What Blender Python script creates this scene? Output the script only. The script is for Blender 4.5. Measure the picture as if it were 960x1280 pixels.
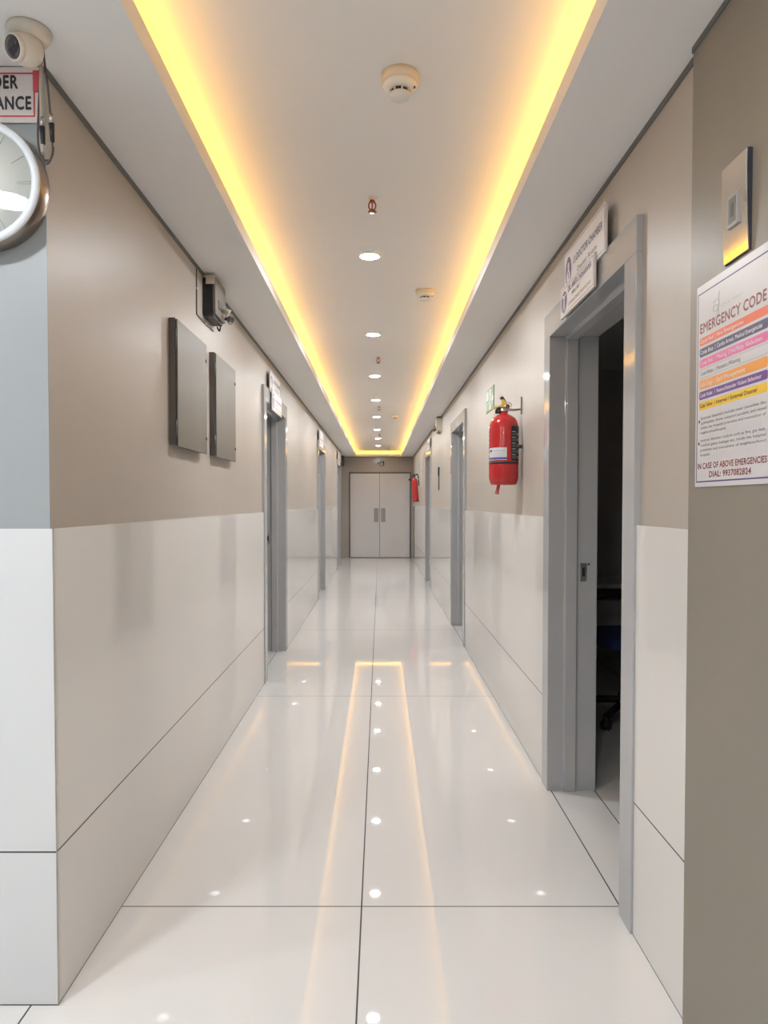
import bpy, bmesh, math, random
from mathutils import Matrix, Vector, Euler
random.seed(4)
for o in list(bpy.data.objects):
    bpy.data.objects.remove(o)
S = bpy.context.scene
COL = S.collection
PI = math.pi

# ------------------------------------------------------------ camera
cd = bpy.data.cameras.new('camera')
cam = bpy.data.objects.new('camera', cd)
COL.objects.link(cam)
cam.location = (0, 0, 1.3)
cam.rotation_euler = (PI/2 - 0.0266, 0, 0)
cd.sensor_fit = 'VERTICAL'
cd.sensor_height = 36
cd.lens = 900/1280*36
cd.shift_x = 4.74/1280
cd.shift_y = 12.86/1280
cd.clip_start = 0.05
S.camera = cam

# ------------------------------------------------------------ world and exposure
W = bpy.data.worlds.new('world')
S.world = W
W.use_nodes = True
W.node_tree.nodes['Background'].inputs[0].default_value = (0.9, 0.95, 1, 1)
W.node_tree.nodes['Background'].inputs[1].default_value = 0.02
S.view_settings.view_transform = 'Standard'
S.view_settings.look = 'None'
S.view_settings.gamma = 1
S.view_settings.use_curve_mapping = False
S.view_settings.exposure = 0.0
S.cycles.use_denoising = True
S.cycles.max_bounces = 12
S.cycles.diffuse_bounces = 6
S.cycles.glossy_bounces = 6
S.cycles.sample_clamp_indirect = 6

# lamp strengths (each lamp is built further down)
DOWNLIGHT = 860.0          # corridor downlights
LOBBY_LIGHT = 290.0        # larger downlights of the entrance lobby
COVE = 25.5                # warm strip lying on the cove ledge
COVE_COLOR = (1.0, 0.50, 0.07)

# ------------------------------------------------------------ plan of the place (metres, Y runs along the corridor)
WL, WR = -0.833, 0.761      # tiled faces of the two corridor walls
TILE = 0.012
PL, PR = WL - TILE, WR + TILE   # painted faces
THICK = 0.20
DADO = 1.235
CEIL, LIP, TOP = 2.397, 2.457, 2.52
Y0, YE = 1.83, 17.1
CL, CR = -0.568, 0.497
DOOR_H, DOOR_IN = 2.15, 2.04
LDOORS = [(5.15, 6.40), (9.62, 10.88), (13.92, 15.20)]
RDOORS = [(2.137, 3.327), (6.46, 7.74), (10.86, 12.12)]

# ------------------------------------------------------------ materials
def mat(name, col, rough=0.5, metal=0.0, spec=0.5, noise=0.0, nscale=6.0, stretch=(1, 1, 1), bump=0.0, coat=0.0, rvar=0.0):
    m = bpy.data.materials.new(name)
    m.use_nodes = True
    nt = m.node_tree
    b = nt.nodes['Principled BSDF']
    b.inputs['Roughness'].default_value = rough
    b.inputs['Metallic'].default_value = metal
    b.inputs['Specular IOR Level'].default_value = spec
    b.inputs['Coat Weight'].default_value = coat
    b.inputs['Coat Roughness'].default_value = 0.05
    b.inputs['Base Color'].default_value = (*col, 1)
    if noise or bump or rvar:
        tc = nt.nodes.new('ShaderNodeNewGeometry')
        mp = nt.nodes.new('ShaderNodeMapping')
        mp.inputs['Scale'].default_value = stretch
        nt.links.new(tc.outputs['Position'], mp.inputs['Vector'])
        n = nt.nodes.new('ShaderNodeTexNoise')
        n.inputs['Scale'].default_value = nscale
        n.inputs['Detail'].default_value = 4
        nt.links.new(mp.outputs['Vector'], n.inputs['Vector'])
        if noise:
            r = nt.nodes.new('ShaderNodeMix')
            r.data_type = 'RGBA'
            r.inputs[6].default_value = (*[c*(1 - noise) for c in col], 1)
            r.inputs[7].default_value = (*[min(1, c*(1 + noise)) for c in col], 1)
            nt.links.new(n.outputs['Fac'], r.inputs[0])
            nt.links.new(r.outputs[2], b.inputs['Base Color'])
        if rvar:
            a = nt.nodes.new('ShaderNodeMapRange')
            a.inputs[1].default_value = 0.3
            a.inputs[2].default_value = 0.7
            a.inputs[3].default_value = max(0.01, rough - rvar)
            a.inputs[4].default_value = rough + rvar
            nt.links.new(n.outputs['Fac'], a.inputs[0])
            nt.links.new(a.outputs[0], b.inputs['Roughness'])
        if bump:
            bp = nt.nodes.new('ShaderNodeBump')
            bp.inputs['Strength'].default_value = bump
            bp.inputs['Distance'].default_value = 0.002
            nt.links.new(n.outputs['Fac'], bp.inputs['Height'])
            nt.links.new(bp.outputs['Normal'], b.inputs['Normal'])
    return m

def emit(name, col, strength):
    m = bpy.data.materials.new(name)
    m.use_nodes = True
    nt = m.node_tree
    nt.nodes.clear()
    e = nt.nodes.new('ShaderNodeEmission')
    e.inputs[0].default_value = (*col, 1)
    e.inputs[1].default_value = strength
    o = nt.nodes.new('ShaderNodeOutputMaterial')
    nt.links.new(e.outputs[0], o.inputs[0])
    return m

def glass(name):
    m = bpy.data.materials.new(name)
    m.use_nodes = True
    nt = m.node_tree
    nt.nodes.clear()
    t = nt.nodes.new('ShaderNodeBsdfTransparent')
    g = nt.nodes.new('ShaderNodeBsdfGlossy')
    g.inputs['Roughness'].default_value = 0.02
    f = nt.nodes.new('ShaderNodeFresnel')
    f.inputs[0].default_value = 1.5
    x = nt.nodes.new('ShaderNodeMixShader')
    o = nt.nodes.new('ShaderNodeOutputMaterial')
    nt.links.new(f.outputs[0], x.inputs[0])
    nt.links.new(t.outputs[0], x.inputs[1])
    nt.links.new(g.outputs[0], x.inputs[2])
    nt.links.new(x.outputs[0], o.inputs[0])
    return m

def lines_material(name, base, grout, rough, axes, half=0.0022, specks=False):
    """glossy tile whose grout lines lie at world coordinates; axes = [(axis, [positions] or (start, period))]"""
    m = mat(name, base, rough, spec=0.5, noise=0.015, nscale=1.3)
    nt = m.node_tree
    b = nt.nodes['Principled BSDF']
    geo = nt.nodes.new('ShaderNodeNewGeometry')
    sep = nt.nodes.new('ShaderNodeSeparateXYZ')
    nt.links.new(geo.outputs['Position'], sep.inputs[0])
    def math_node(op, a, bv=None):
        n = nt.nodes.new('ShaderNodeMath')
        n.operation = op
        for i, v in enumerate((a, bv)):
            if v is None:
                continue
            if isinstance(v, (int, float)):
                n.inputs[i].default_value = v
            else:
                nt.links.new(v, n.inputs[i])
        return n.outputs[0]
    mask = None
    for ax, spec in axes:
        src = sep.outputs['XYZ'.index(ax)]
        if isinstance(spec, tuple):
            s0, period = spec
            k = math_node('SUBTRACT', src, s0 - period/2)
            k = math_node('DIVIDE', k, period)
            k = math_node('FRACT', k)
            k = math_node('SUBTRACT', k, 0.5)
            k = math_node('ABSOLUTE', k)
            ms = [math_node('LESS_THAN', k, half/period)]
        else:
            ms = []
            for p in spec:
                k = math_node('ABSOLUTE', math_node('SUBTRACT', src, p))
                ms.append(math_node('LESS_THAN', k, half))
        for q in ms:
            mask = q if mask is None else math_node('MAXIMUM', mask, q)
    if specks:
        v = nt.nodes.new('ShaderNodeTexVoronoi')
        v.inputs['Scale'].default_value = 2.6
        nt.links.new(geo.outputs['Position'], v.inputs['Vector'])
        sp = math_node('LESS_THAN', v.outputs['Distance'], 0.011)
        sp = math_node('MULTIPLY', sp, 0.35)
        mask = math_node('MAXIMUM', mask, sp)
    mix = nt.nodes.new('ShaderNodeMix')
    mix.data_type = 'RGBA'
    old = b.inputs['Base Color'].links[0].from_socket
    nt.links.new(old, mix.inputs[6])
    mix.inputs[7].default_value = (*grout, 1)
    nt.links.new(mask, mix.inputs[0])
    nt.links.new(mix.outputs[2], b.inputs['Base Color'])
    mr = nt.nodes.new('ShaderNodeMapRange')
    mr.inputs[3].default_value = rough
    mr.inputs[4].default_value = 0.7
    nt.links.new(mask, mr.inputs[0])
    nt.links.new(mr.outputs[0], b.inputs['Roughness'])
    return m

M = {}
M['floor'] = lines_material('floor tile', (0.72, 0.705, 0.69), (0.05, 0.045, 0.045), 0.015,
    [('X', [-3.43, -2.59, -1.747, -0.904, -0.060, 0.773, 0.970, 1.80, 2.64, 3.48]), ('Y', (2.288, 2.532))], 0.0024, True)
M['dado'] = lines_material('wall tile', (0.735, 0.715, 0.685), (0.06, 0.055, 0.05), 0.02, [('Z', [0.001, 0.402])], 0.0022)
M['paint'] = mat('greige wall paint', (0.455, 0.415, 0.368), 0.4, noise=0.04, nscale=4, stretch=(1, 1, 0.4), spec=0.25)
M['ceiling'] = mat('ceiling paint', (0.80, 0.785, 0.765), 0.75, noise=0.02, nscale=2, spec=0.3)
M['gap'] = mat('shadow gap channel', (0.14, 0.13, 0.115), 0.5)
M['laminate'] = mat('taupe laminate', (0.25, 0.225, 0.187), 0.4, spec=0.35, noise=0.05, nscale=3, stretch=(2, 2, 0.4))
M['enamel'] = mat('grey enamel', (0.43, 0.435, 0.445), 0.06, noise=0.03, nscale=7, spec=0.5)
M['leaf'] = mat('grey laminate door', (0.62, 0.61, 0.615), 0.10, noise=0.05, nscale=3, stretch=(1, 1, 0.4))
M['leafdark'] = mat('grey laminate room door', (0.22, 0.215, 0.21), 0.3, noise=0.05, nscale=3)
M['plate'] = mat('grey push plate', (0.30, 0.295, 0.295), 0.35)
M['steel'] = mat('satin steel', (0.55, 0.53, 0.50), 0.3, metal=1.0)
M['dark'] = mat('dark plastic', (0.02, 0.02, 0.024), 0.4)
M['black'] = mat('black rubber', (0.012, 0.012, 0.013), 0.55)
M['roomwall'] = mat('room wall paint', (0.45, 0.43, 0.41), 0.6)
M['panelmetal'] = mat('brushed grey metal', (0.16, 0.145, 0.122), 0.42, spec=0.25, metal=0.0, noise=0.10, nscale=9, stretch=(3, 3, 0.35))
M['panelside'] = mat('grey metal side', (0.13, 0.12, 0.115), 0.4, metal=0.3)
M['white'] = mat('white plastic', (0.76, 0.74, 0.70), 0.4)
M['cream'] = mat('cream plastic', (0.66, 0.60, 0.52), 0.42)
M['signwhite'] = mat('sign white', (0.72, 0.66, 0.64), 0.35)
M['paper'] = mat('poster white', (0.62, 0.60, 0.61), 0.35)
M['purple'] = mat('deep purple ink', (0.075, 0.05, 0.13), 0.4)
M['ink'] = mat('dark ink', (0.02, 0.02, 0.025), 0.45)
M['greyink'] = mat('grey ink', (0.22, 0.21, 0.22), 0.45)
M['paleink'] = mat('pale grey ink', (0.48, 0.46, 0.50), 0.45)
M['maroon'] = mat('maroon ink', (0.25, 0.045, 0.05), 0.4)
M['redink'] = mat('red ink', (0.55, 0.05, 0.07), 0.4)
M['navy'] = mat('navy line ink', (0.09, 0.08, 0.22), 0.4)
M['o_red'] = mat('coral red band', (0.80, 0.16, 0.075), 0.35)
M['o_navy'] = mat('navy band', (0.065, 0.065, 0.16), 0.35)
M['o_pink'] = mat('pink band', (0.72, 0.16, 0.38), 0.35)
M['o_white'] = mat('white band', (0.64, 0.62, 0.64), 0.35)
M['o_orange'] = mat('orange band', (0.85, 0.34, 0.06), 0.35)
M['o_violet'] = mat('violet band', (0.16, 0.06, 0.28), 0.35)
M['o_yellow'] = mat('yellow band', (0.85, 0.55, 0.03), 0.35)
M['lightink'] = mat('light lettering', (0.85, 0.80, 0.82), 0.4)
M['red'] = mat('red enamel', (0.45, 0.022, 0.025), 0.16, spec=0.5, coat=0.3)
M['redtip'] = mat('faded red hose', (0.48, 0.09, 0.09), 0.45)
M['darkred'] = mat('dark red plastic', (0.13, 0.008, 0.015), 0.35)
M['yellow'] = mat('yellow plastic', (0.66, 0.47, 0.10), 0.4)
M['blueink'] = mat('blue ink', (0.08, 0.10, 0.33), 0.4)
M['green'] = mat('muted green', (0.10, 0.20, 0.11), 0.4)
M['glow'] = mat('pale photoluminescent', (0.52, 0.60, 0.46), 0.4)
M['mirror'] = mat('mirror steel', (0.80, 0.76, 0.70), 0.05, metal=1.0)
M['slate'] = mat('dark slate edge', (0.035, 0.038, 0.055), 0.35)
M['bronze'] = mat('brushed bronze metal', (0.36, 0.30, 0.255), 0.3, metal=1.0)
M['rim'] = mat('pale blue white rim', (0.74, 0.78, 0.82), 0.35)
M['dial'] = mat('ivory dial', (0.78, 0.78, 0.72), 0.5)
M['tick'] = mat('grey tick', (0.30, 0.30, 0.29), 0.4)
M['glass'] = glass('clock glass')
M['brass'] = mat('aged brass', (0.32, 0.13, 0.075), 0.35, metal=0.8)
M['bulb'] = mat('red glass bulb', (0.55, 0.06, 0.03), 0.1)
M['cable'] = mat('brown grey cable', (0.07, 0.055, 0.05), 0.5)
M['cablelight'] = mat('beige cable', (0.42, 0.36, 0.29), 0.5)
M['cover'] = mat('dim grey plastic cover', (0.20, 0.18, 0.155), 0.45)
M['lens'] = mat('smoked lens', (0.03, 0.022, 0.03), 0.15, coat=0.5)
M['blue'] = mat('navy blue fabric', (0.03, 0.045, 0.16), 0.8, noise=0.2, nscale=60)
M['desk'] = mat('grey desk laminate', (0.45, 0.44, 0.44), 0.4)
M['deskpanel'] = mat('pale desk panel', (0.34, 0.33, 0.335), 0.45)
M['trimring'] = mat('white lamp ring', (0.80, 0.80, 0.79), 0.4)
M['lamp'] = emit('downlight diffuser', (0.91, 0.96, 1.0), DOWNLIGHT)
M['lobbylamp'] = emit('lobby lamp diffuser', (0.93, 0.965, 1.0), LOBBY_LIGHT)
M['led'] = emit('warm led strip', COVE_COLOR, COVE)

# ------------------------------------------------------------ mesh helpers
def box(bm, x0, x1, y0, y1, z0, z1, mi=0):
    x0, x1 = min(x0, x1), max(x0, x1)
    y0, y1 = min(y0, y1), max(y0, y1)
    z0, z1 = min(z0, z1), max(z0, z1)
    v = [bm.verts.new(p) for p in ((x0, y0, z0), (x1, y0, z0), (x1, y1, z0), (x0, y1, z0), (x0, y0, z1), (x1, y0, z1), (x1, y1, z1), (x0, y1, z1))]
    for f in ((0, 3, 2, 1), (4, 5, 6, 7), (0, 1, 5, 4), (1, 2, 6, 5), (2, 3, 7, 6), (3, 0, 4, 7)):
        bm.faces.new([v[i] for i in f]).material_index = mi

def basis(axis):
    a = Vector(axis).normalized()
    t = Vector((0, 0, 1)) if abs(a.z) < 0.9 else Vector((1, 0, 0))
    u = t.cross(a).normalized()
    return u, a.cross(u), a

def lathe(bm, prof, org=(0, 0, 0), axis=(0, 0, 1), seg=32, mi=0, smooth=True, caps=True):
    """prof = [(radius, distance along the axis)]"""
    u, v, a = basis(axis)
    org = Vector(org)
    rings = []
    for r, d in prof:
        if r < 1e-6:
            rings.append([bm.verts.new(org + a*d)])
        else:
            rings.append([bm.verts.new(org + a*d + u*(r*math.cos(2*PI*k/seg)) + v*(r*math.sin(2*PI*k/seg))) for k in range(seg)])
    for A, B in zip(rings, rings[1:]):
        for k in range(seg):
            k2 = (k + 1) % seg
            if len(A) == 1 and len(B) == 1:
                continue
            if len(A) == 1:
                f = bm.faces.new((A[0], B[k2], B[k]))
            elif len(B) == 1:
                f = bm.faces.new((A[k], A[k2], B[0]))
            else:
                f = bm.faces.new((A[k], A[k2], B[k2], B[k]))
            f.material_index = mi
            f.smooth = smooth
    if caps:
        if len(rings[0]) > 1:
            bm.faces.new(rings[0][::-1]).material_index = mi
        if len(rings[-1]) > 1:
            bm.faces.new(rings[-1]).material_index = mi

def rod(bm, p0, p1, r0, r1=None, seg=14, mi=0):
    p0, p1 = Vector(p0), Vector(p1)
    lathe(bm, [(r0, 0), (r0 if r1 is None else r1, (p1 - p0).length)], p0, p1 - p0, seg, mi)

def smooth_path(pts, n=6):
    P = [Vector(p) for p in pts]
    P = [P[0]] + P + [P[-1]]
    out = []
    for i in range(1, len(P) - 2):
        a, b, c, d = P[i-1:i+3]
        for k in range(n):
            t = k/n
            out.append(0.5*((2*b) + (c - a)*t + (2*a - 5*b + 4*c - d)*t*t + (3*b - a - 3*c + d)*t**3))
    out.append(P[-2])
    return out

def tube(bm, pts, r, seg=8, mi=0, n=6):
    P = smooth_path(pts, n) if n else [Vector(p) for p in pts]
    rings = []
    u = None
    for i, p in enumerate(P):
        t = (P[min(i+1, len(P)-1)] - P[max(i-1, 0)]).normalized()
        if u is None:
            u = basis(t)[0]
        u = (u - t*u.dot(t)).normalized()
        v = t.cross(u)
        rings.append([bm.verts.new(p + u*(r*math.cos(2*PI*k/seg)) + v*(r*math.sin(2*PI*k/seg))) for k in range(seg)])
    for A, B in zip(rings, rings[1:]):
        for k in range(seg):
            f = bm.faces.new((A[k], A[(k+1) % seg], B[(k+1) % seg], B[k]))
            f.material_index = mi
            f.smooth = True
    bm.faces.new(rings[0][::-1]).material_index = mi
    bm.faces.new(rings[-1]).material_index = mi

def prism(bm, poly, h0, h1, place, mi=0):
    """poly = [(a, b)] extruded from h0 to h1; place(a, b, h) gives the point"""
    A = [bm.verts.new(place(a, b, h0)) for a, b in poly]
    B = [bm.verts.new(place(a, b, h1)) for a, b in poly]
    n = len(poly)
    for k in range(n):
        bm.faces.new((A[k], A[(k+1) % n], B[(k+1) % n], B[k])).material_index = mi
    bm.faces.new(A[::-1]).material_index = mi
    bm.faces.new(B).material_index = mi

def flat(a, b, h):
    return (a, b, h)

def rounded(x0, x1, y0, y1, r, n=4):
    out = []
    for cx, cy, s in ((x1 - r, y1 - r, 0), (x0 + r, y1 - r, 1), (x0 + r, y0 + r, 2), (x1 - r, y0 + r, 3)):
        for k in range(n + 1):
            a = (s + k/n)*PI/2
            out.append((cx + r*math.cos(a), cy + r*math.sin(a)))
    return out

def patch(bm, r, f0, f1, z0, z1, d, e, mi=0, n=14):
    """label wrapped on a cylinder about the local z axis; angle 0 points along d, growing towards e"""
    d, e = Vector((d[0], d[1], 0)), Vector((e[0], e[1], 0))
    A, B = [], []
    for k in range(n + 1):
        a = f0 + (f1 - f0)*k/n
        p = (d*math.cos(a) + e*math.sin(a))*r
        A.append(bm.verts.new(p + Vector((0, 0, z0))))
        B.append(bm.verts.new(p + Vector((0, 0, z1))))
    for k in range(n):
        f = bm.faces.new((A[k], A[k+1], B[k+1], B[k]))
        f.material_index = mi
        f.smooth = True

_cap = None
def text(bm, body, x, y, h, width=None, z=0.0, align='CENTER', mi=0, bold=0.0):
    """lettering laid flat in the local x-y plane: cap height h, optional width to fit, (x, y) = baseline point"""
    global _cap
    def convert(s):
        c = bpy.data.curves.new('lettering', 'FONT')
        c.body = s
        c.size = 1
        c.space_character = 1 + 2.2*bold
        c.resolution_u = 3
        o = bpy.data.objects.new('lettering', c)
        COL.objects.link(o)
        dg = bpy.context.evaluated_depsgraph_get()
        me = bpy.data.meshes.new_from_object(o.evaluated_get(dg))
        bpy.data.objects.remove(o)
        bpy.data.curves.remove(c)
        return me
    if _cap is None:
        hm = convert('H')
        _cap = max(v.co.y for v in hm.vertices) - min(v.co.y for v in hm.vertices)
    me = convert(body)
    xs = [v.co.x for v in me.vertices]
    x0, x1 = min(xs), max(xs)
    sy = h/_cap
    sx = sy if width is None else width/(x1 - x0)
    w = (x1 - x0)*sx
    ox = {'CENTER': x - w/2, 'LEFT': x, 'RIGHT': x - w}[align]
    base = [v.co.copy() for v in me.vertices]
    for p in me.polygons:
        p.material_index = mi
    k = 0.9*bold              # bold strokes: the same letters laid again a hair to the side
    for i, (dx, dy) in enumerate(((0, 0), (-k, 0), (k, 0), (0, k), (0, -k)) if bold else ((0, 0),)):
        for v, b in zip(me.vertices, base):
            v.co = (ox + (b.x - x0 + dx)*sx, y + (b.y + dy)*sy, z + 0.00003*i)
        bm.from_mesh(me)
    bpy.data.meshes.remove(me)

def obj(name, bm, mats, parent=None, bevel=0.0, normals=True):
    if normals:
        bmesh.ops.recalc_face_normals(bm, faces=bm.faces)
    me = bpy.data.meshes.new(name)
    bm.to_mesh(me)
    bm.free()
    for m in (mats if isinstance(mats, (list, tuple)) else [mats]):
        me.materials.append(M[m])
    o = bpy.data.objects.new(name, me)
    COL.objects.link(o)
    o.parent = parent
    if bevel:
        b = o.modifiers.new('bevel', 'BEVEL')
        b.width = bevel
        b.segments = 2
        b.limit_method = 'ANGLE'
        b.angle_limit = 0.7
    return o

NB = bmesh.new

def writing(name, parent, m, *args, **kw):
    """one line of lettering as a part of its own"""
    bm = bmesh.new()
    text(bm, *args, **kw)
    return obj(name, bm, m, parent)

FACING = {  # local frame of a thing on a wall: x to the viewer's right, y up, z out of the wall
    'right': Matrix(((0, 0, -1), (-1, 0, 0), (0, 1, 0))),
    'left': Matrix(((0, 0, 1), (1, 0, 0), (0, 1, 0))),
    'front': Matrix(((1, 0, 0), (0, 0, -1), (0, 1, 0))),
}

def thing(name, label, cat, loc, facing=None, rot=(0, 0, 0), group=None):
    o = bpy.data.objects.new(name, None)
    COL.objects.link(o)
    o.empty_display_size = 0.1
    o.location = loc
    o.rotation_euler = FACING[facing].to_euler() if facing else rot
    o['label'] = label
    o['category'] = cat
    if group:
        o['group'] = group
    return o

def dup(root, loc, label):
    r = root.copy()
    COL.objects.link(r)
    r.location = loc
    r['label'] = label
    for ch in list(root.children):
        c = ch.copy()
        COL.objects.link(c)
        c.parent = r
        for g in ch.children:
            d = g.copy()
            COL.objects.link(d)
            d.parent = c
    return r

def structure(o, label=None):
    o['kind'] = 'structure'
    if label:
        o['label'] = label
        o['category'] = o.name.split('_')[0]
    return o

# ============================================================ THE SETTING
XL, XR, YB = -4.2, 4.2, -4.0
bm = NB()
box(bm, XL, XR, YB, YE + 0.3, -0.06, 0)
structure(obj('floor', bm, 'floor'), 'polished off-white porcelain floor tiles with dark grout lines')

# ceiling: a lowered band with a long recessed tray down the middle
bm = NB()
YA, YZ = -3.2, YE - 0.20          # ends of the tray opening
DK = 0.15                          # depth of the cove ledge behind the lip
box(bm, XL, CL, YB, YE + 0.3, CEIL, CEIL + 0.02)
box(bm, CR, XR, YB, YE + 0.3, CEIL, CEIL + 0.02)
box(bm, CL, CR, YB, YA, CEIL, CEIL + 0.02)
box(bm, CL, CR, YZ, YE + 0.3, CEIL, CEIL + 0.02)
LT = 0.018
box(bm, CL - LT, CL, YA - LT, YZ + LT, CEIL + 0.02, LIP)
box(bm, CR, CR + LT, YA - LT, YZ + LT, CEIL + 0.02, LIP)
box(bm, CL, CR, YZ, YZ + LT, CEIL + 0.02, LIP)
box(bm, CL, CR, YA - LT, YA, CEIL + 0.02, LIP)
box(bm, CL - DK - 0.02, CL - DK, YA - DK, YZ + DK, CEIL + 0.02, TOP)
box(bm, CR + DK, CR + DK + 0.02, YA - DK, YZ + DK, CEIL + 0.02, TOP)
box(bm, CL - DK - 0.02, CR + DK + 0.02, YZ + DK, YZ + DK + 0.02, CEIL + 0.02, TOP)
box(bm, CL - DK - 0.02, CR + DK + 0.02, YA - DK - 0.02, YA - DK, CEIL + 0.02, TOP)
box(bm, CL - DK - 0.02, CR + DK + 0.02, YA - DK - 0.02, YZ + DK + 0.02, TOP, TOP + 0.03)
structure(obj('ceiling', bm, 'ceiling'), 'off-white lowered ceiling around a long recessed tray')

def side_wall(name, s, xt, xp, ya, yb, doors, label):
    """s = direction from the corridor into the wall (-1 left, +1 right)"""
    bm, bt, bg = NB(), NB(), NB()
    y = ya + (TILE + 0.003 if s < 0 else 0)
    yt = y
    xo = xp + s*THICK
    for d0, d1 in doors + [(yb, None)]:
        box(bm, xp, xo, y, d0, 0, CEIL)
        box(bt, xt, xp, y, d0, 0, DADO)
        if d1 is not None:
            box(bm, xp, xo, d0, d1, DOOR_H, CEIL)
            y = d1
    box(bg, xp - s*0.004, xp, yt, yb, CEIL - 0.018, CEIL)
    w = structure(obj(name, bm, 'paint'), label)
    obj('tile_wainscot', bt, 'dado', w)
    obj('shadow_gap_trim', bg, 'gap', w)
    return w

YS = 15.55
wl = side_wall('wall_left', -1, WL, PL, Y0, YS, LDOORS, 'greige painted corridor wall with glossy cream tile wainscot and two metal panels')
bm, bt = NB(), NB()
box(bm, PL - 0.09, PL - THICK, YS, YE, 0, CEIL)
box(bt, WL - 0.09, PL - 0.09, YS, YE, 0, DADO)
obj('wall_setback', bm, 'paint', wl)
obj('tile_wainscot', bt, 'dado', wl)
side_wall('wall_right', 1, WR, PR, 1.765, YE, RDOORS, 'greige painted corridor wall with cream tile wainscot behind the big red extinguisher')

# the wall that faces the camera, left of the corridor mouth
bm, bt, bg = NB(), NB(), NB()
box(bm, XL, PL - THICK, Y0 + TILE, Y0 + 0.2, 0, CEIL)
box(bm, PL - THICK, PL, Y0 + TILE, Y0 + TILE + 0.003, 0, CEIL)
box(bt, XL, WL, Y0, Y0 + TILE, 0, DADO)
box(bg, XL, PL, Y0 + TILE - 0.004, Y0 + TILE, CEIL - 0.014, CEIL)
M['facepaint'] = mat('wall paint toned for lobby light', (0.32, 0.345, 0.355), 0.4, spec=0.4, noise=0.04, nscale=5)  # greige wall paint again, darkened and cooled to suit the lobby light
wf = structure(obj('wall_front', bm, 'facepaint'), 'tiled wall under the clock, paint and tiles toned for the lobby light')
M['facetile'] = lines_material('wall tile toned for lobby light', (0.655, 0.665, 0.67), (0.06, 0.055, 0.05), 0.02, [('Z', [0.001, 0.402])], 0.0022)  # corridor wall tile again, cool lobby light put into its colour
obj('tile_wainscot', bt, 'facetile', wf)
bm = NB()
box(bm, WL - 0.001, WL + 0.0012, Y0 - 0.0012, Y0 + 0.002, 0, DADO)
M['bead'] = mat('tan corner grout', (0.36, 0.30, 0.235), 0.6, noise=0.2, nscale=20)
obj('corner_bead', bm, 'bead', wf)
obj('shadow_gap_trim', bg, 'gap', wf)

# taupe laminate wall that carries the emergency code poster
bm, bg = NB(), NB()
XP = 0.755
box(bm, XP, XP + 0.218, YB, 1.765, 0, CEIL)
box(bg, XP - 0.004, XP, YB, 1.765, CEIL - 0.014, CEIL)
wn = structure(obj('wall_near', bm, 'laminate'), 'plain taupe laminate wall carrying the emergency code poster')
obj('shadow_gap_trim', bg, 'gap', wn)

# lobby behind the camera
bm = NB()
box(bm, XL, XP, YB - 0.1, YB, 0, CEIL)
structure(obj('wall_back', bm, 'facepaint'), 'pale grey wall at the back of the lobby')
bm = NB()
box(bm, XL - 0.1, XL, YB, YE + 0.2, 0, CEIL)
structure(obj('wall_lobby', bm, 'facepaint'), 'pale grey outer wall on the lobby side')

# rooms behind the doors
bm = NB()
xo = PR + THICK
for y in (1.775, 5.95, 9.4, 13.4):
    box(bm, xo, XR - 0.1, y, y + 0.1, 0, CEIL)
box(bm, XR - 0.1, XR, 1.775, YE + 0.2, 0, CEIL)
structure(obj('wall_rooms_right', bm, 'roomwall'), 'plain partition walls of the unlit rooms behind the poster side doors')
bm = NB()
xo = PL - THICK
for y in (8.0, 12.4):
    box(bm, XL, xo, y, y + 0.1, 0, CEIL)
structure(obj('wall_rooms_left', bm, 'roomwall'), 'plain partition walls of the unlit rooms behind the metal panels')

# end wall and its double door
DX0, DX1, DZ = -0.745, 0.737, 2.04
bm, bg = NB(), NB()
box(bm, XL, DX0 - 0.0, YE, YE + 0.2, 0, CEIL)
box(bm, DX1, XR, YE, YE + 0.2, 0, CEIL)
box(bm, DX0, DX1, YE, YE + 0.2, DZ, CEIL)
box(bg, PL - 0.09, PR, YE - 0.004, YE, CEIL - 0.012, CEIL)
M['endpaint'] = mat('grey brown end wall paint', (0.36, 0.33, 0.30), 0.2, noise=0.03, nscale=4)
we = structure(obj('wall_end', bm, 'endpaint'), 'grey brown wall around the double door')
obj('shadow_gap_trim', bg, 'gap', we)

def corridor_double_door():
    t = thing('door_7', 'pale grey double door closing off the far end of the corridor', 'door', (0, YE, 0))
    structure(t)
    bm = NB()
    box(bm, DX0 + 0.001, DX0 + 0.03, -0.006, 0.14, 0, DZ - 0.001)
    box(bm, DX1 - 0.03, DX1 - 0.001, -0.006, 0.14, 0, DZ - 0.001)
    box(bm, DX0 + 0.03, DX1 - 0.03, -0.006, 0.14, DZ - 0.028, DZ - 0.001)
    obj('door_frame', bm, 'panelside', t, 0.002)
    mid = -0.012
    for a, b in ((DX0 + 0.034, mid - 0.003), (mid + 0.003, DX1 - 0.034)):
        bm = NB()
        box(bm, a, b, 0.012, 0.052, 0.012, DZ - 0.034)
        lf = obj('door_leaf', bm, 'leaf', t, 0.003)
        edge = b if b < 0.1 else a
        sgn = -1 if b < 0.1 else 1
        bm = NB()
        x0 = edge + sgn*0.026
        prism(bm, rounded(min(x0, x0 + sgn*0.108), max(x0, x0 + sgn*0.108), 0.85, 1.18, 0.012), 0.004, 0.0125, lambda p, q, h: (p, h, q))
        obj('push_plate', bm, 'plate', lf)
corridor_double_door()

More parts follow.
